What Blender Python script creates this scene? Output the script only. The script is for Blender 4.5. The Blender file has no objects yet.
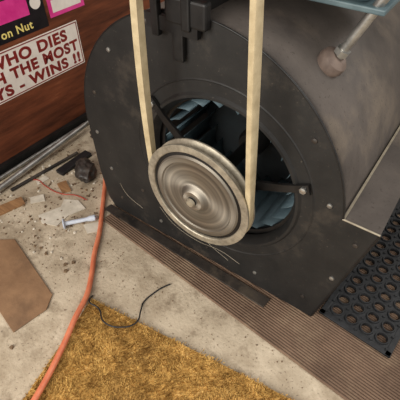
import bpy, bmesh, math, random
from mathutils import Vector, Matrix, noise
random.seed(4)
S=bpy.context.scene; COL=S.collection
def lin(c): return tuple(((x/255)/12.92 if x/255<=.04045 else ((x/255+.055)/1.055)**2.4) for x in c)
def mat(name,c1,c2=None,scale=20,rough=.6,metal=0,bump=0,bscale=None,detail=6,c3=None,stretch=(1,1,1),lo=.35,hi=.65,spec=.5,coat=0,dust=None,dscale=4,dlo=.5,dhi=.75,speck=None,sfac=.85,slo=.62,stain=None):
    m=bpy.data.materials.new(name); m.use_nodes=True; nt=m.node_tree; N=nt.nodes; K=nt.links
    b=N['Principled BSDF']; b.inputs['Roughness'].default_value=rough; b.inputs['Metallic'].default_value=metal
    b.inputs['Specular IOR Level'].default_value=spec; b.inputs['Coat Weight'].default_value=coat
    tc=N.new('ShaderNodeTexCoord'); mp=N.new('ShaderNodeMapping'); mp.inputs['Scale'].default_value=stretch
    K.new(tc.outputs['Object'],mp.inputs['Vector'])
    c2=c2 or c1
    nz=N.new('ShaderNodeTexNoise'); nz.inputs['Scale'].default_value=scale; nz.inputs['Detail'].default_value=detail; nz.inputs['Roughness'].default_value=.65
    K.new(mp.outputs[0],nz.inputs['Vector'])
    cr=N.new('ShaderNodeValToRGB'); e=cr.color_ramp.elements
    e[0].position=lo; e[0].color=(*lin(c1),1); e[1].position=hi; e[1].color=(*lin(c2),1)
    if c3: x=cr.color_ramp.elements.new(min(.98,hi+.12)); x.color=(*lin(c3),1)
    K.new(nz.outputs['Fac'],cr.inputs['Fac']); colout=cr.outputs['Color']
    def layer(colin,c,sc,l,h,fac=1,det=6,off=0):
        n=N.new('ShaderNodeTexNoise'); n.inputs['Scale'].default_value=sc; n.inputs['Detail'].default_value=det; n.inputs['Roughness'].default_value=.7
        m2=N.new('ShaderNodeMapping'); m2.inputs['Location'].default_value=(off,off*.7,off*.3); K.new(mp.outputs[0],m2.inputs['Vector'])
        K.new(m2.outputs[0],n.inputs['Vector']); mr=N.new('ShaderNodeMapRange'); mr.inputs[1].default_value=l; mr.inputs[2].default_value=h; mr.inputs[3].default_value=0; mr.inputs[4].default_value=fac
        K.new(n.outputs['Fac'],mr.inputs[0]); mx=N.new('ShaderNodeMix'); mx.data_type='RGBA'
        K.new(mr.outputs[0],mx.inputs[0]); K.new(colin,mx.inputs[6]); mx.inputs[7].default_value=(*lin(c),1); return mx.outputs[2]
    if dust: colout=layer(colout,dust,dscale,dlo,dhi,.9)
    if stain: colout=layer(colout,stain,14,.53,.68,.8,8,3.3)
    if speck: colout=layer(colout,speck,160,slo,slo+.08,sfac,2)
    K.new(colout,b.inputs['Base Color'])
    if bump:
        n2=N.new('ShaderNodeTexNoise'); n2.inputs['Scale'].default_value=bscale or scale*4; n2.inputs['Detail'].default_value=5
        K.new(mp.outputs[0],n2.inputs['Vector'])
        bp=N.new('ShaderNodeBump'); bp.inputs['Strength'].default_value=bump; bp.inputs['Distance'].default_value=.003
        K.new(n2.outputs['Fac'],bp.inputs['Height']); K.new(bp.outputs[0],b.inputs['Normal'])
    return m
def empty(name,loc=(0,0,0)):
    e=bpy.data.objects.new(name,None); e.location=loc; COL.objects.link(e); return e
def link(o,parent=None,m=None):
    if o.name not in COL.objects: COL.objects.link(o)
    if m: o.data.materials.clear(); o.data.materials.append(m)
    if parent: o.parent=parent
    return o
def mesh(name,vs,fs,m=None,parent=None,smooth=False):
    me=bpy.data.meshes.new(name); me.from_pydata([tuple(v) for v in vs],[],fs); me.update()
    if smooth:
        for p in me.polygons: p.use_smooth=True
    return link(bpy.data.objects.new(name,me),parent,m)
def fixn(o):
    bm=bmesh.new(); bm.from_mesh(o.data); bmesh.ops.recalc_face_normals(bm,faces=bm.faces); bm.to_mesh(o.data); bm.free(); return o
def sharp(o,ang=35):
    for p in o.data.polygons: p.use_smooth=True
    o.data.set_sharp_from_angle(angle=math.radians(ang)); return o
def box(name,lo,hi,m,parent=None,bev=0):
    (a,b,c),(d,e,f)=lo,hi
    vs=[(a,b,c),(d,b,c),(d,e,c),(a,e,c),(a,b,f),(d,b,f),(d,e,f),(a,e,f)]
    o=mesh(name,vs,[(0,3,2,1),(4,5,6,7),(0,1,5,4),(1,2,6,5),(2,3,7,6),(3,0,4,7)],m,parent)
    if bev:
        x=o.modifiers.new('b','BEVEL'); x.width=bev; x.segments=2
    return o
def prism(name,pts,z0,z1,m,parent=None,bev=0,curl=0):
    n=len(pts); vs=[(x,y,z0) for x,y in pts]+[(x,y,z1) for x,y in pts]
    fs=[tuple(range(n))[::-1],tuple(range(n,2*n))]+[(i,(i+1)%n,n+(i+1)%n,n+i) for i in range(n)]
    o=fixn(mesh(name,vs,fs,m,parent))
    if bev:
        x=o.modifiers.new('b','BEVEL'); x.width=bev; x.segments=2
    return o
def tube(name,pts,r,m,parent=None,smooth=True,res=6):
    c=bpy.data.curves.new(name,'CURVE'); c.dimensions='3D'; c.bevel_depth=r; c.bevel_resolution=res; c.use_fill_caps=True; c.resolution_u=8
    if smooth:
        s=c.splines.new('BEZIER'); s.bezier_points.add(len(pts)-1)
        for b,p in zip(s.bezier_points,pts): b.co=p; b.handle_left_type=b.handle_right_type='AUTO'
    else:
        s=c.splines.new('POLY'); s.points.add(len(pts)-1)
        for b,p in zip(s.points,pts): b.co=(*p,1)
    o=bpy.data.objects.new(name,c); return tomesh(link(o,parent,m))
def tomesh(o):
    dg=bpy.context.evaluated_depsgraph_get(); me=bpy.data.meshes.new_from_object(o.evaluated_get(dg))
    n=bpy.data.objects.new('tmp',me); n.matrix_world=o.matrix_world.copy(); n.parent=o.parent
    nm=o.name; ms=list(o.data.materials); bpy.data.objects.remove(o); n.name=nm; COL.objects.link(n)
    if ms and not me.materials: me.materials.append(ms[0])
    return n
def lathe(name,prof,c,axis,m,parent=None,seg=96,closed=False,ang=30):
    a=Vector(axis).normalized(); q=a.to_track_quat('Z','Y'); vs=[];fs=[]
    for r,h in prof:
        for k in range(seg):
            t=2*math.pi*k/seg; vs.append(Vector(c)+q@Vector((r*math.cos(t),r*math.sin(t),h)))
    n=len(prof)
    for i in range(n if closed else n-1):
        j=(i+1)%n
        for k in range(seg):
            l=(k+1)%seg; fs.append((i*seg+k,i*seg+l,j*seg+l,j*seg+k))
    if not closed:
        if prof[0][0]>1e-6: fs.append(tuple(range(seg)))
        if prof[-1][0]>1e-6: fs.append(tuple((n-1)*seg+k for k in range(seg))[::-1])
    o=mesh(name,vs,fs,m,parent)
    bm=bmesh.new(); bm.from_mesh(o.data); bmesh.ops.remove_doubles(bm,verts=bm.verts,dist=1e-6); bmesh.ops.recalc_face_normals(bm,faces=bm.faces); bm.to_mesh(o.data); bm.free()
    return sharp(o,ang)
def join(objs,name,parent=None):
    bm=bmesh.new(); ms=[]
    for o in objs:
        dg=bpy.context.evaluated_depsgraph_get(); 
        me=bpy.data.meshes.new_from_object(o.evaluated_get(dg)); me.transform(o.matrix_world)
        if me.materials and me.materials[0] not in ms: ms.append(me.materials[0])
        idx=ms.index(me.materials[0]) if me.materials else 0
        for p in me.polygons: p.material_index=idx
        bm.from_mesh(me)
    for o in objs: bpy.data.objects.remove(o)
    me=bpy.data.meshes.new(name); bm.to_mesh(me); bm.free()
    for m in ms: me.materials.append(m)
    return link(bpy.data.objects.new(name,me),parent)

# ---------- materials
M_conc=mat('concrete',(150,134,112),(192,177,154),7,.85,bump=.5,bscale=140,c3=(216,204,182),lo=.3,hi=.6,dust=(128,110,86),dscale=5,dlo=.50,dhi=.72,speck=(96,82,66),sfac=.8,stain=(112,95,74))
M_wood=mat('wall_wood',(50,23,12),(118,64,40),3,.6,bump=.3,bscale=12,stretch=(1,1.2,9),c3=(158,100,66),lo=.3,hi=.64,spec=.3)
M_back=mat('wall_paint',(120,112,100),(140,130,118),5,.8)
M_black=mat('blower_black_steel',(25,24,23),(38,36,34),14,.58,.0,bump=.15,bscale=60,c3=(52,47,43),lo=.35,hi=.68,dust=(72,64,55),dscale=7,dlo=.55,dhi=.80,speck=(92,84,74),sfac=.45,slo=.68,spec=.35)
M_skin=mat('blower_dusty_steel',(60,54,50),(88,80,74),7,.62,.0,bump=.25,bscale=70,c3=(108,98,88),lo=.3,hi=.7,dust=(118,105,90),dscale=5,dlo=.5,dhi=.8,speck=(50,43,38),sfac=.6,spec=.35)
M_in=mat('blower_inside',(16,20,22),(34,42,46),10,.7)
M_vane=mat('fan_vane_steel',(70,88,96),(112,132,140),7,.45,.1)
M_green=mat('green_paint',(56,104,42),(88,136,66),30,.6)
M_edge=mat('bare_edge_metal',(130,120,104),(160,150,130),40,.5,.3)
M_belt=mat('belt_fabric',(164,147,114),(194,177,142),30,.75)
M_pul=mat('pulley_metal',(134,126,112),(178,169,150),60,.4,.5)
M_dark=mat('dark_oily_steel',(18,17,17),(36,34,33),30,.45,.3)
M_bar=mat('worn_flat_bar',(34,31,29),(66,59,53),14,.5,.3,dust=(104,92,78),dscale=12,dlo=.5,dhi=.75)
M_zinc=mat('zinc_bolt',(140,138,134),(180,178,172),60,.35,.8)
M_teal=mat('motor_teal_paint',(66,84,90),(94,112,116),20,.5,.05)
M_rub=mat('black_rubber',(17,18,20),(34,35,37),30,.55,bump=.2,spec=.4)
M_footr=mat('brown_rubber',(78,64,58),(114,98,88),30,.65)
M_rib=mat('ribbed_mat_rubber',(84,64,49),(122,98,79),10,.85,bump=.3,bscale=150,c3=(150,128,104),lo=.3,hi=.7,dust=(144,124,100),dscale=6,dlo=.5,dhi=.75)
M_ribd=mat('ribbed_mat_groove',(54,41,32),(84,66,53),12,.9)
M_carp=mat('carpet_pile',(142,104,52),(206,166,96),60,.95,c3=(226,192,126),lo=.3,hi=.6,spec=.1,dust=(156,120,68),dscale=9,dlo=.5,dhi=.7)
M_cord=mat('orange_cord',(190,100,68),(214,128,92),30,.5)
M_blackw=mat('black_wire',(14,14,16),(26,26,28),30,.5)
M_redw=mat('red_wire',(150,40,28),(176,60,40),30,.5)
M_leath=mat('brown_leatherboard',(114,84,58),(152,118,86),14,.75,bump=.3,bscale=90,lo=.3,hi=.75,dust=(94,70,50),dscale=9,dlo=.5,dhi=.75)
M_card=mat('white_card',(180,171,154),(212,203,187),30,.8)
M_blue=mat('pale_blue_plastic',(170,178,192),(198,203,212),30,.4)
M_silv=mat('aluminium_tube',(160,158,152),(200,198,192),30,.3,.8)
M_sack=mat('dark_plastic_bag',(34,30,28),(74,66,60),14,.45,bump=.8,bscale=30)
M_white=mat('sticker_white',(216,206,196),(234,225,214),20,.5)
M_red=mat('sticker_ink_red',(110,24,22),(136,38,32),30,.5)
M_blk=mat('sticker_black',(18,16,20),(30,26,30),30,.4)
M_mag=mat('sticker_magenta',(196,36,120),(228,74,150),10,.4)
M_yel=mat('sticker_yellow',(220,200,110),(232,214,130),30,.4)
M_wd=mat('wood_scrap',(120,84,52),(158,118,78),20,.8,stretch=(1,6,1))
M_dirt=mat('grit',(84,66,48),(130,106,80),30,.9)
hx,hz,hr=-.31,.28,.168
def turned():
    m=bpy.data.materials.new('turned_pulley_web'); m.use_nodes=True; N=m.node_tree.nodes; K=m.node_tree.links; b=N['Principled BSDF']
    tc=N.new('ShaderNodeTexCoord')
    ml=N.new('ShaderNodeVectorMath'); ml.operation='MULTIPLY'; ml.inputs[1].default_value=(1,1,0)
    ln=N.new('ShaderNodeVectorMath'); ln.operation='LENGTH'
    K.new(tc.outputs['Object'],ml.inputs[0]); K.new(ml.outputs[0],ln.inputs[0])
    cb=N.new('ShaderNodeCombineXYZ'); K.new(ln.outputs['Value'],cb.inputs[0])
    nz=N.new('ShaderNodeTexNoise'); nz.inputs['Scale'].default_value=90; nz.inputs['Detail'].default_value=5; K.new(cb.outputs[0],nz.inputs['Vector'])
    cr=N.new('ShaderNodeValToRGB'); e=cr.color_ramp.elements; e[0].position=.35; e[0].color=(*lin((104,98,89)),1); e[1].position=.65; e[1].color=(*lin((158,150,137)),1)
    K.new(nz.outputs['Fac'],cr.inputs[0]); K.new(cr.outputs[0],b.inputs['Base Color'])
    b.inputs['Metallic'].default_value=.75; b.inputs['Roughness'].default_value=.42; b.inputs['Anisotropic'].default_value=.85
    tg=N.new('ShaderNodeTangent'); tg.direction_type='RADIAL'; tg.axis='Z'
    K.new(tg.outputs[0],b.inputs['Tangent']); return m
M_pulw=turned()

# ---------- room
box('floor',(-1.12,-1.3,-.05),(1.4,1.7,0),M_conc)
box('wall_left',(-1.12,-1.3,0),(-1.02,1.7,1.9),M_wood)
box('wall_back',(-1.02,1.6,0),(1.4,1.7,1.9),M_back)
box('dark_strip_left',(-1.02,-1.3,.0),(-1.005,1.6,.03),M_dark)  # low dark strip along the foot of the left wall

# ---------- ribbed mat
A=math.radians(-5.2)
rib=empty('ribbed_floor_mat',(-.63,-.058,0)); rib.rotation_euler=(0,0,A)
w,d=1.0,.70; n=116; vs=[];fs=[]; mi=[]
prof=[(0,0.0005),(0,.003)]
p=d/n
for i in range(n):
    y=i*p; prof+=[(y+.0002,.0034),(y+p*.28,.0055),(y+p*.62,.0055),(y+p*.88,.0034)]
prof+=[(d,.003),(d,.0005)]
for (y,z) in prof: vs+=[(0,y,z),(w,y,z)]
k=len(prof)
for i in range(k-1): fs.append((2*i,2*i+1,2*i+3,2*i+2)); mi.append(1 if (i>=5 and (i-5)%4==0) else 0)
fs.append((0,2*k-2,2*k-1,1)); fs.append(tuple(2*i for i in range(k))); fs.append(tuple(2*i+1 for i in range(k))[::-1]); mi+=[0,0,0]
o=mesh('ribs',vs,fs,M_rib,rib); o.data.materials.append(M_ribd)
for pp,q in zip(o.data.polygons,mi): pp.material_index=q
fixn(o)

# ---------- perforated rubber mat
pm=empty('perforated_rubber_mat',(-.045,.016,.0058)); pm.rotation_euler=(0,0,A)
P=.0335; nx,ny=4,26; vs=[];fs=[]; NS=24
def ringcell(cx,cy):
    base=len(vs); 
    prof=[('sq',.0),('sq',.006),(.0145,.006),(.0138,.0095),(.0115,.0095),(.0105,.006),(.0105,.0)]
    for kind,z in prof:
        for s in range(NS):
            t=2*math.pi*(s+.5)/NS; c,sn=math.cos(t),math.sin(t)
            rr=(P/2)/max(abs(c),abs(sn)) if kind=='sq' else kind
            vs.append((cx+rr*c,cy+rr*sn,z))
    for i in range(len(prof)):
        j=(i+1)%len(prof)
        for s in range(NS):
            q=(s+1)%NS; fs.append((base+i*NS+s,base+i*NS+q,base+j*NS+q,base+j*NS+s))
for i in range(nx):
    for j in range(ny): ringcell(.012+P*(i+.5),.012+P*(j+.5))
o=mesh('perforated_cells',vs,fs,M_rub,pm)
W_,D_=.024+nx*P,.024+ny*P
for nm,a,b in [('edge_front',(0,0),(W_,.0125)),('edge_back',(0,D_-.0125),(W_,D_)),('edge_left',(0,0),(.0125,D_)),('edge_right',(W_-.0125,0),(W_,D_))]:
    box(nm,(a[0],a[1],0),(b[0],b[1],.0062),M_rub,pm,.0015)
nv=[(.012+P*i,.012+P*j) for i in range(nx+1) for j in range(ny+1)]
vs=[];fs=[]
for (x,y) in nv:
    b=len(vs)
    for z,r in ((.0055,.0035),(.0095,.0025)):
        for s in range(8): vs.append((x+r*math.cos(s*math.pi/4),y+r*math.sin(s*math.pi/4),z))
    for s in range(8): fs.append((b+s,b+(s+1)%8,b+8+(s+1)%8,b+8+s))
    fs.append(tuple(b+8+s for s in range(8)))
mesh('knobs',vs,fs,M_rub,pm)

# ---------- blower
B=empty('centrifugal_blower',(0,0,0)); Z0=.0056
cx,cz,R=-.365,.27,.305
def outline(Rr,ins=0,jut=True):
    pts=[(-.636,Z0),(-.655,.035),(-.666,.12)]
    pts=[(x+ins,z) for x,z in pts]
    a0,a1=180,8.2
    for i in range(61):
        t=math.radians(a0+(a1-a0)*i/60); pts.append((cx+Rr*math.cos(t),cz+Rr*math.sin(t)))
    return pts
def plate(name,pts,hole,y0,th,m):
    c=bpy.data.curves.new(name,'CURVE'); c.dimensions='2D'; c.fill_mode='BOTH'; c.extrude=th/2
    def sp(q):
        s=c.splines.new('POLY'); s.points.add(len(q)-1); s.use_cyclic_u=True
        for b,p in zip(s.points,q): b.co=(p[0],p[1],0,1)
    sp(pts)
    if hole: sp([(hole[0]+hole[2]*math.cos(2*math.pi*i/96),hole[1]+hole[2]*math.sin(2*math.pi*i/96)) for i in range(96)])
    o=bpy.data.objects.new(name,c); COL.objects.link(o); o=tomesh(o)
    o.data.transform(Matrix.Translation((0,y0,0))@Matrix.Rotation(math.radians(90),4,'X'))
    link(o,B,m); return o
out=outline(R)+[(-.002,.313),(-.055,Z0)]
plate('side_plate_front',out,(hx,hz,hr),.0,.003,M_black)
plate('side_plate_back',out,None,.50,.003,M_skin)
sk=outline(R-.005,.006)
vs=[];fs=[]
for (x,z) in sk:
    for y in (.0016,.4985): vs.append((x,y,z))
for i in range(len(sk)-1): fs.append((2*i,2*i+1,2*i+3,2*i+2))
o=mesh('scroll_skin',vs,fs,M_skin,B,True); o.modifiers.new('s','SOLIDIFY').thickness=.002
box('outlet_top_lip',(-.064,.0016,.309),(-.002,.4985,.3135),M_skin,B)
box('bottom_sheet',(-.63,.0016,Z0),(-.062,.4985,.009),M_skin,B)
def edge(name,pts,r,m): return tube(name,pts,r,m,B,False,3)
edge('rim_bead',[(x,-.0005,z) for x,z in outline(R)[3:]],.0018,M_dark)
edge('outlet_bare_edge',[(-.064,-.001,.3135),(-.002,-.001,.3135)],.0018,M_edge)
edge('outlet_side_flange',[(-.002,0,.313),(-.055,0,Z0+.003)],.0026,M_dark)
box('skin_seam',(-.0645,.0016,.302),(-.0605,.4985,.3143),M_edge,B)
lathe('inlet_ring',[(.176,-.0015),(.172,-.006),(.167,-.006),(.160,.004),(.157,.016),(.159,.016),(.163,.004),(.168,.0)],(hx,0,hz),(0,1,0),M_black,B,closed=True)
lathe('pressed_bead',[(.196,-.0012),(.1985,-.0028),(.201,-.0012)],(hx,0,hz),(0,1,0),M_black,B,closed=True)
lathe('wheel_front_ring',[(.160,.024),(.165,.024),(.165,.034),(.152,.034),(.152,.027)],(hx,0,hz),(0,1,0),M_dark,B,closed=True)
lathe('wheel_back_disc',[(.0,.20),(.162,.20),(.162,.206),(.0,.206)],(hx,0,hz),(0,1,0),M_in,B)
# forward-curved blades, solid behind each other so the spinning drum reads as smooth curved vanes
vs=[];fs=[]; NB=22
for k in range(NB):
    t=2*math.pi*k/NB; b=len(vs)
    for s in range(7):
        f=s/6; r=.134+.028*math.sin(f*math.pi/2); a=t+.36*f
        for y in (.03,.202): vs.append((hx+r*math.cos(a),y,hz+r*math.sin(a)))
    for s in range(6): fs.append((b+2*s,b+2*s+1,b+2*s+3,b+2*s+2))
o=mesh('wheel_blades',vs,fs,M_vane,B,True); o.modifiers.new('s','SOLIDIFY').thickness=.0014
# green paint dab on the centre disc
vs=[];fs=[]
for s in range(9):
    a=math.radians(44+5*s); hw=.030*math.sin(math.pi*(s+.6)/9.2)
    for g in (-1,1): vs.append((hx+(.098+g*hw)*math.cos(a),.1985,hz+(.098+g*hw)*math.sin(a)))
for s in range(8): fs.append((2*s,2*s+1,2*s+3,2*s+2))
mesh('green_paint_patch',vs,fs,M_green,B)
lathe('wheel_hub',[(.0,.12),(.024,.12),(.030,.13),(.034,.20),(0,.20)],(hx,0,hz),(0,1,0),M_dark,B,48)
lathe('shaft',[(0,-.088),(.009,-.088),(.0095,-.086),(.0095,-.002),(.013,.0),(.013,.31),(0,.31)],(hx,0,hz),(0,1,0),M_dark,B,32)
lathe('bearing',[(.0095,-.03),(.022,-.03),(.027,-.024),(.027,-.004),(.022,.002),(.0095,.002)],(hx,0,hz),(0,1,0),M_dark,B,40,closed=True)
for i,ang in enumerate((21,141,261)):
    t=math.radians(ang); dx,dz=math.cos(t),math.sin(t); px,pz=-dz,dx
    vs=[]
    for s,wd,y in ((.022,.011,-.016),(.15,.0075,-.013),(.172,.007,-.0105),(.196,.010,-.0105)):
        for sg in (-1,1):
            for yy in (y,y+.006): vs.append((hx+dx*s+px*wd*sg,yy,hz+dz*s+pz*wd*sg))
    fs=[]
    for k in range(3):
        b=4*k
        fs+=[(b,b+2,b+6,b+4),(b+1,b+5,b+7,b+3),(b,b+4,b+5,b+1),(b+2,b+3,b+7,b+6)]
    fs+=[(0,1,3,2),(12,14,15,13)]
    fixn(mesh(f'bearing_arm_{i+1}',vs,fs,M_dark,B))
    c=(hx+dx*.186,-.0105,hz+dz*.186)
    lathe(f'arm_bolt_{i+1}',[(0,0),(.0065,0),(.0065,.004),(.004,.005),(0,.005)],c,(0,-1,0),M_zinc,B,6)
    lathe(f'arm_spacer_{i+1}',[(.006,0),(.006,.010)],(c[0],-.011,c[2]),(0,1,0),M_dark,B,16)
for i,(x,z) in enumerate([(-.645,.25),(-.625,.36),(-.56,.47),(-.46,.545),(-.25,.535),(-.14,.44),(-.09,.33),(-.03,.27),(-.045,.16),(-.085,.06),(-.20,.05),(-.33,.045),(-.47,.05),(-.60,.06),(-.62,.15),(-.52,.13)]):
    lathe(f'screw_{i+1}',[(0,0),(.0048,0),(.0044,.002),(.002,.003),(0,.003)],(x,-.0015,z),(0,-1,0),M_bar if i%2 else M_zinc,B,12)
def scratch(name,pts): return tube(name,[(x,-.0014,z) for x,z in pts],.0006,M_edge,B,True,2)
scratch('scratch_1',[(-.47,.10),(-.43,.065),(-.36,.05),(-.29,.06),(-.24,.05)])
scratch('scratch_2',[(-.36,.085),(-.32,.06),(-.27,.04)])
scratch('scratch_3',[(-.60,.11),(-.58,.08),(-.53,.06)])
cb=[box('cb1',(-.445,-.016,.545),(-.345,-.006,.567),M_dark),
    box('cb2',(-.395,-.014,.50),(-.375,-.005,.55),M_dark,None,.002),
    box('cb3',(-.432,-.020,.535),(-.418,-.008,.60),M_dark,None,.002),
    box('cb5',(-.405,-.018,.56),(-.33,.0,.60),M_dark,None,.004),
    box('cb4',(-.372,-.022,.555),(-.356,.09,.61),M_dark,None,.003)]
join(cb,'mount_bracket',B)

# ---------- pulley
Pu=empty('belt_pulley',(0,0,0))
yc=-.062
lathe('sheave_rim',[(.110,-.0125),(.1125,-.012),(.1125,-.009),(.102,-.004),(.102,.004),(.1125,.009),(.1125,.012),(.110,.0125),(.098,.012),(.096,0),(.098,-.011),(.100,-.0125)],(hx,yc,hz),(0,1,0),M_pul,Pu,128,closed=True)
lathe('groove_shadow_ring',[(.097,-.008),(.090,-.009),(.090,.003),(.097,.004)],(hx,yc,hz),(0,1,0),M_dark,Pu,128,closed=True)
prof=[(.091,-.010),(.088,-.013),(.078,-.0135),(.076,-.011),(.060,-.0095),(.034,-.011),(.030,-.013),(.027,-.016),(.020,-.022),(.0095,-.022),(.0095,.02),(.024,.02),(.026,.003),(.091,.003)]
o=lathe('sheave_web',prof,(0,0,0),(0,0,1),M_pulw,Pu,128,closed=True)
o.location=(hx,yc,hz); o.rotation_euler=(math.radians(-90),0,0)
lathe('hub_cap',[(0,-.030),(.007,-.030),(.0092,-.026),(.0092,-.022)],(hx,yc,hz),(0,1,0),M_edge,Pu,32)
# ---------- motor
mx_,mz_=-.322,.722
Mo=empty('electric_motor',(0,0,0))
lathe('motor_pulley',[(.0,-.018),(.09,-.018),(.092,-.014),(.082,-.004),(.082,.004),(.092,.014),(.09,.018),(0,.018)],(mx_,yc,mz_),(0,1,0),M_pul,Mo,96)
lathe('motor_shaft',[(0,-.025),(.008,-.025),(.008,.13),(0,.13)],(mx_,yc,mz_),(0,1,0),M_zinc,Mo,24)
lathe('motor_casing',[(0,.05),(.05,.05),(.08,.06),(.092,.075),(.092,.28),(.08,.30),(.04,.31),(0,.31)],(mx_,0,mz_+.005),(0,1,0),M_teal,Mo,64)
box('motor_base_plate',(-.40,.085,.598),(-.115,.30,.606),M_teal,Mo,.002)
box('motor_saddle',(-.37,.10,.606),(-.27,.27,.645),M_teal,Mo,.006)
lathe('capacitor',[(0,.0),(.028,.0),(.034,.008),(.034,.17),(0,.175)],(-.16,.09,.64),(0,1,0),M_teal,Mo,40)
ra=Vector((.40,0,.917)).normalized(); nrm=Vector((.62,0,.78)).normalized()
for i,(fx,fy,fz) in enumerate([(-.176,.10,.510)]):
    c=Vector((fx,fy,fz))
    lathe(f'rubber_foot_{i+1}',[(0,-.006),(.021,-.005),(.024,.004),(.022,.014),(.013,.021),(0,.021)],c,nrm,M_footr,Mo,32)
    q=c+nrm*.016
    lathe(f'foot_stud_{i+1}',[(0,0),(.0075,0),(.0075,.105),(0,.105)],q,ra,M_zinc,Mo,20)
    lathe(f'foot_nut_{i+1}',[(0,.008),(.012,.008),(.012,.017),(0,.017)],q,ra,M_zinc,Mo,6)
for i,(fx,fy,fz) in enumerate([(-.39,.10,.566),(-.39,.27,.566)]):
    lathe(f'back_foot_{i+1}',[(0,0.006),(.018,0.006),(.018,.033),(0,.033)],(fx,fy,fz+.002),(0,0,1),M_footr,Mo,24)

# ---------- belt
c0=(hx,hz,.1075); c1=(mx_,mz_,.088); pts=[]
dv=Vector((c1[0]-c0[0],c1[1]-c0[1])); L=dv.length; base=math.atan2(dv.y,dv.x); al=math.acos((c0[2]-c1[2])/L)
for i in range(73):
    t=base+al+(2*math.pi-2*al)*i/72; pts.append((c0[0]+c0[2]*math.cos(t),c0[1]+c0[2]*math.sin(t),t))
last=pts[-1]; ta=base-al
e=(c1[0]+c1[2]*math.cos(ta),c1[1]+c1[2]*math.sin(ta))
for i in range(1,24): f=i/24; pts.append((last[0]+(e[0]-last[0])*f,last[1]+(e[1]-last[1])*f,ta))
for i in range(37):
    t=base-al+2*al*i/36; pts.append((c1[0]+c1[2]*math.cos(t),c1[1]+c1[2]*math.sin(t),t))
e=pts[0]; last=pts[-1]
for i in range(1,24):
    f=i/24; sl=-.006*math.sin(math.pi*f)
    pts.append((last[0]+(e[0]-last[0])*f+sl,last[1]+(e[1]-last[1])*f,base+al))
vs=[];fs=[]; cs=[(-.0045,.0046),(.0035,.0066),(.0045,.0056),(.0045,-.0056),(.0035,-.0066),(-.0045,-.0046)]
for x,z,t in pts:
    k_=min(1,max(0,(z-hz)/(mz_-hz)))
    bow=1+.62*math.sin(math.pi*k_)**.7 if k_>0 else 1
    for dr,dy in cs: vs.append((x+dr*min(bow,1.2)*math.cos(t),yc+dy*bow,z+dr*min(bow,1.2)*math.sin(t)))
n=len(pts)
for i in range(n):
    j=(i+1)%n
    for k in range(6): l=(k+1)%6; fs.append((i*6+k,i*6+l,j*6+l,j*6+k))
sharp(fixn(mesh('drive_belt',vs,fs,M_belt)),40)

# ---------- flat steel bar in front of the blower
prism('flat_steel_bar',[(-.652,-.030),(-.15,-.044),(-.147,-.016),(-.648,-.006)],.0057,.0095,M_bar,None,.001)

# ---------- carpet
C=[(-.476,-.246),(-.015,-.181),(.12,-.162),(.06,-.70),(-.34,-.80),(-.44,-.62),(-.425,-.467)]
carp=empty('shag_carpet_piece')
prism('backing',C,.0003,.005,M_carp,carp)
xs=[p[0] for p in C]; ys=[p[1] for p in C]
def inside(x,y):
    c=False; n=len(C); j=n-1
    for i in range(n):
        xi,yi=C[i]; xj,yj=C[j]
        if (yi>y)!=(yj>y) and x<(xj-xi)*(y-yi)/(yj-yi)+xi: c=not c
        j=i
    return c
vs=[];fs=[]; cnt=0
while cnt<52000:
    x=random.uniform(min(xs),max(xs)); y=random.uniform(-.55,max(ys))
    if not inside(x+random.gauss(0,.003),y+random.gauss(0,.003)): continue
    cnt+=1; b=len(vs); a=random.uniform(0,6.28); w=.0009; h=random.uniform(.003,.0070)
    nn=noise.noise(Vector((x*18,y*18,0)))*6; ln=random.uniform(0,.006); la=nn+random.gauss(0,.8)
    ca,sa=math.cos(a)*w,math.sin(a)*w; lx,ly=math.cos(la)*ln,math.sin(la)*ln
    vs+=[(x-ca,y-sa,.004),(x+ca,y+sa,.004),(x+ca+lx*.5,y+sa+ly*.5,.004+h*.7),(x-ca+lx*.5,y-sa+ly*.5,.004+h*.7),(x+lx,y+ly,.004+h)]
    fs+=[(b,b+1,b+2,b+3),(b+3,b+2,b+4)]
mesh('pile_tufts',vs,fs,M_carp,carp)

# ---------- leather patch
prism('leatherboard_scrap',[(-.85,-.30),(-.797,-.26),(-.766,-.237),(-.559,-.289),(-.54,-.322),(-.554,-.398),(-.62,-.385),(-.84,-.345)],.0008,.004,M_leath,None,.001)

# ---------- cords
tube('orange_extension_cord',[(-.80,.17,.0065),(-.762,.091,.0065),(-.71,.03,.0065),(-.646,-.045,.0065),(-.60,-.10,.0065),(-.563,-.153,.0065),(-.52,-.205,.0065),(-.49,-.247,.009),(-.465,-.30,.0175),(-.437,-.36,.0175),(-.403,-.451,.0175),(-.37,-.60,.0175)],.0060,M_cord)
wz=.0138
tube('black_wire',[(-.482,-.238,.003),(-.472,-.256,.013),(-.44,-.257,wz),(-.409,-.273,wz),(-.366,-.257,wz),(-.352,-.235,wz),(-.366,-.205,.006),(-.376,-.185,.003),(-.372,-.15,.003),(-.366,-.13,.003),(-.357,-.113,.003)],.0017,M_blackw)
tube('red_wire',[(-.925,-.07,.003),(-.90,-.055,.003),(-.866,-.059,.003),(-.80,-.055,.003),(-.76,-.035,.003),(-.72,-.03,.003)],.0014,M_redw)

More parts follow.
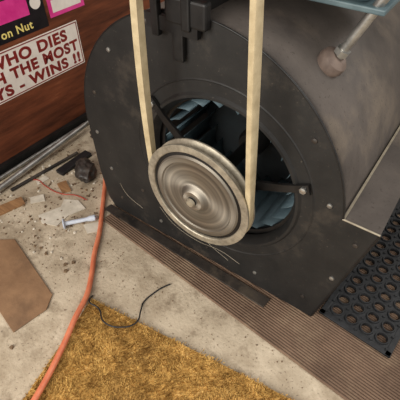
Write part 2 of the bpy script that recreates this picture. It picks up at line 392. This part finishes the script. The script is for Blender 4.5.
# ---------- junk along the wall
tube('aluminium_tube',[(-.945,-.20,.012),(-.965,.20,.030)],.0090,M_silv,None,False)
tube('steel_rod',[(-.992,-.22,.008),(-.994,.24,.010)],.006,M_zinc,None,False)
tube('steel_rod',[(-.925,-.13,.006),(-.90,.10,.006)],.005,M_bar,None,False)
box('black_plastic_strip',(-.885,.0,.0005),(-.855,.12,.012),M_blackw,None,.002)
box('black_plastic_strip',(-.985,.30,.0005),(-.95,.44,.03),M_blackw,None,.004)
prism('wood_scrap',[(-.915,-.235),(-.88,-.245),(-.85,-.14),(-.88,-.13)],.0005,.006,M_wd)
prism('wood_scrap',[(-.84,-.035),(-.80,-.05),(-.785,-.03),(-.83,-.01)],.0005,.006,M_wd)
prism('white_card_scrap',[(-.785,-.148),(-.755,-.16),(-.715,-.145),(-.718,-.10),(-.70,-.055),(-.74,-.045),(-.775,-.065),(-.76,-.09)],.0006,.003,M_card)
prism('white_card_scrap',[(-.86,-.115),(-.84,-.13),(-.815,-.10),(-.84,-.085)],.0006,.0025,M_card)
prism('white_card_scrap',[(-.905,-.06),(-.885,-.07),(-.88,-.03),(-.90,-.03)],.0006,.0025,M_card)
bd=Vector((.62,.78,0)).normalized()
lathe('plastic_wall_anchor',[(0,0),(.014,0),(.014,.003),(.006,.006),(.0055,.06),(.008,.07),(.008,.082),(0,.09)],(-.695,-.135,.0142),bd,M_blue,None,20)
prism('paper_scrap',[(-.66,-.10),(-.63,-.115),(-.605,-.085),(-.635,-.07)],.0005,.002,M_card)
bm=bmesh.new(); bmesh.ops.create_icosphere(bm,subdivisions=4,radius=1)
for v in bm.verts:
    q=v.co.copy(); k=1+.35*noise.noise(q*1.7+Vector((3,1,2)))+.20*noise.noise(q*5)
    v.co=Vector((q.x*.062*k,q.y*.085*k,max(-.026,q.z*.038*k)))
me=bpy.data.meshes.new('crumpled_plastic_bag'); bm.to_mesh(me); bm.free()
for p_ in me.polygons: p_.use_smooth=True
o=bpy.data.objects.new('crumpled_plastic_bag',me); link(o,None,M_sack); o.location=(-.865,.235,.027); o.rotation_euler=(0,0,.3)
o2=bpy.data.objects.new('crumpled_plastic_bag',me.copy()); link(o2,None,M_sack); o2.location=(-.802,.045,.019); o2.scale=(.45,.55,.7); o2.rotation_euler=(0,0,.9)
# grit : one object
vs=[];fs=[]
def crumb(x,y,s):
    b=len(vs); a=random.uniform(0,6.28)
    for i in range(5):
        t=a+i*1.257+random.uniform(-.3,.3); r=s*random.uniform(.6,1.2); vs.append((x+r*math.cos(t),y+r*math.sin(t),.0003))
    for i in range(5):
        v=vs[b+i]; vs.append((x+(v[0]-x)*.6,y+(v[1]-y)*.6,.0003+s*.7))
    fs.append(tuple(b+5+i for i in range(5)))
    for i in range(5): fs.append((b+i,b+(i+1)%5,b+5+(i+1)%5,b+5+i))
for _ in range(320):
    x=random.uniform(-.97,-.66); y=random.uniform(-.24,.14); crumb(x,y,random.choice((.001,.0015,.002,.003,.0045)))
for _ in range(90):
    x=random.uniform(-.70,-.5); y=random.uniform(-.3,-.05); crumb(x,y,random.choice((.001,.0015,.002)))
for _ in range(90):
    t=random.random(); crumb(-.62+t*.62,random.uniform(-.23,-.13)+t*.03,random.choice((.0008,.001,.0015,.002)))
for x,y in [(-.585,-.227),(-.53,-.42),(-.60,-.215),(-.59,-.20)]: crumb(x,y,.006)
for _ in range(60): crumb(random.uniform(-.95,-.60),random.uniform(-.28,.05),random.choice((.0015,.0025,.004,.005)))
g=fixn(mesh('floor_grit',vs,fs,M_dirt)); g.data.materials.append(M_card)
for p_ in g.data.polygons:
    if p_.vertices[0]>=(320+90+90+4)*10: p_.material_index=1

# ---------- stickers on the wall
def sticker(name,y0,y1,z0,z1,m,x=-1.0196,tilt=0):
    e=empty(name,(x,(y0+y1)/2,(z0+z1)/2)); e.rotation_euler=(math.radians(90),0,math.radians(90))
    w,h=(y1-y0),(z1-z0)
    box('backing',(-w/2,-h/2,-.0004),(w/2,h/2,.0004),m,e); return e
def text(e,name,s,x0,x1,y0,y1,m,bold=.0):
    c=bpy.data.curves.new(name,'FONT'); c.body=s; c.size=1; c.extrude=.004; c.offset=bold; c.space_character=1.12
    o=bpy.data.objects.new(name,c); COL.objects.link(o); o=tomesh(o)
    xs=[v.co.x for v in o.data.vertices]; ys=[v.co.y for v in o.data.vertices]
    a,b,c_,d=min(xs),max(xs),min(ys),max(ys)
    for v in o.data.vertices:
        v.co.x=x0+(v.co.x-a)/(b-a)*(x1-x0); v.co.y=y0+(v.co.y-c_)/(d-c_)*(y1-y0); v.co.z=.0005+v.co.z*.02
    link(o,e,m)
s=sticker('bumper_sticker',-.125,.297,.198,.331,M_white)
W2,H2=.211,.0665
for nm,a,b in [('border_top',(-W2+.003,H2-.006),(W2-.003,H2-.003)),('border_bottom',(-W2+.003,-H2+.003),(W2-.003,-H2+.006)),('border_left',(-W2+.003,-H2+.003),(-W2+.006,H2-.003)),('border_right',(W2-.006,-H2+.003),(W2-.003,H2-.003))]:
    box(nm,(a[0],a[1],.0004),(b[0],b[1],.0007),M_red,s)
text(s,'line_1','HE WHO DIES',-.185,.165,.021,.055,M_red,.045)
text(s,'line_2','WITH THE MOST',-.198,.198,-.018,.015,M_red,.045)
text(s,'line_3','TOYS - WINS !!',-.195,.197,-.057,-.024,M_red,.045)
s=sticker('decorative_sticker',-.10,.20,.345,.445,M_blk)
text(s,'line_1','on Nut',.0,.10,-.040,-.018,M_yel,.02)
box('pink_band',(-.148,-.004,.0004),(.10,.048,.0007),M_mag,s)
text(s,'line_2','Tool',-.01,.07,.006,.036,M_white,.03)
lathe('round_emblem',[(0,.0007),(.017,.0007),(.017,.0004),(0,.0004)],(.125,.02,0),(0,0,1),M_white,s,32)
s=sticker('magenta_sticker',.212,.34,.362,.46,M_mag)
box('white_panel',(-.052,-.038,.0004),(.052,-.005,.0007),M_white,s)
text(s,'line_1','PRO',-.03,.03,-.034,-.010,M_blk,.02)

# ---------- light
wd=bpy.data.worlds.new('World'); S.world=wd; wd.use_nodes=True
bg=wd.node_tree.nodes['Background']; bg.inputs[0].default_value=(1,.97,.93,1); bg.inputs[1].default_value=.82
def area(name,loc,target,size,power,col=(1,1,1)):
    l=bpy.data.lights.new(name,'AREA'); l.shape='RECTANGLE'; l.size,l.size_y=size; l.energy=power; l.color=col
    o=bpy.data.objects.new(name,l); COL.objects.link(o); o.location=loc
    o.rotation_euler=(Vector(target)-Vector(loc)).to_track_quat('-Z','Y').to_euler(); return o
area('daylight_door_opening',(-.8,-2.4,1.5),(-.7,0,0),(2.0,1.6),98,(1,.96,.89))
area('added_sheen_light',(1.3,1.0,2.2),(-.2,.2,.3),(1.2,.4),28,(1,.98,.95))  # added area light from back right, for sheen on housing and left wall

# ---------- camera
cam=bpy.data.cameras.new('camera'); co=bpy.data.objects.new('camera',cam); COL.objects.link(co)
cam.sensor_width=36; cam.sensor_fit='HORIZONTAL'; cam.lens=36; cam.clip_start=.01
r=Vector((.8165,.5774,0)); u=Vector((-.4082,.5774,.7071)); f=Vector((-.4082,.5774,-.7071))
m=Matrix((r,u,-f)).transposed().to_4x4(); m.translation=Vector((0,-.497,.8)); co.matrix_world=m
S.camera=co
S.view_settings.view_transform='Standard'
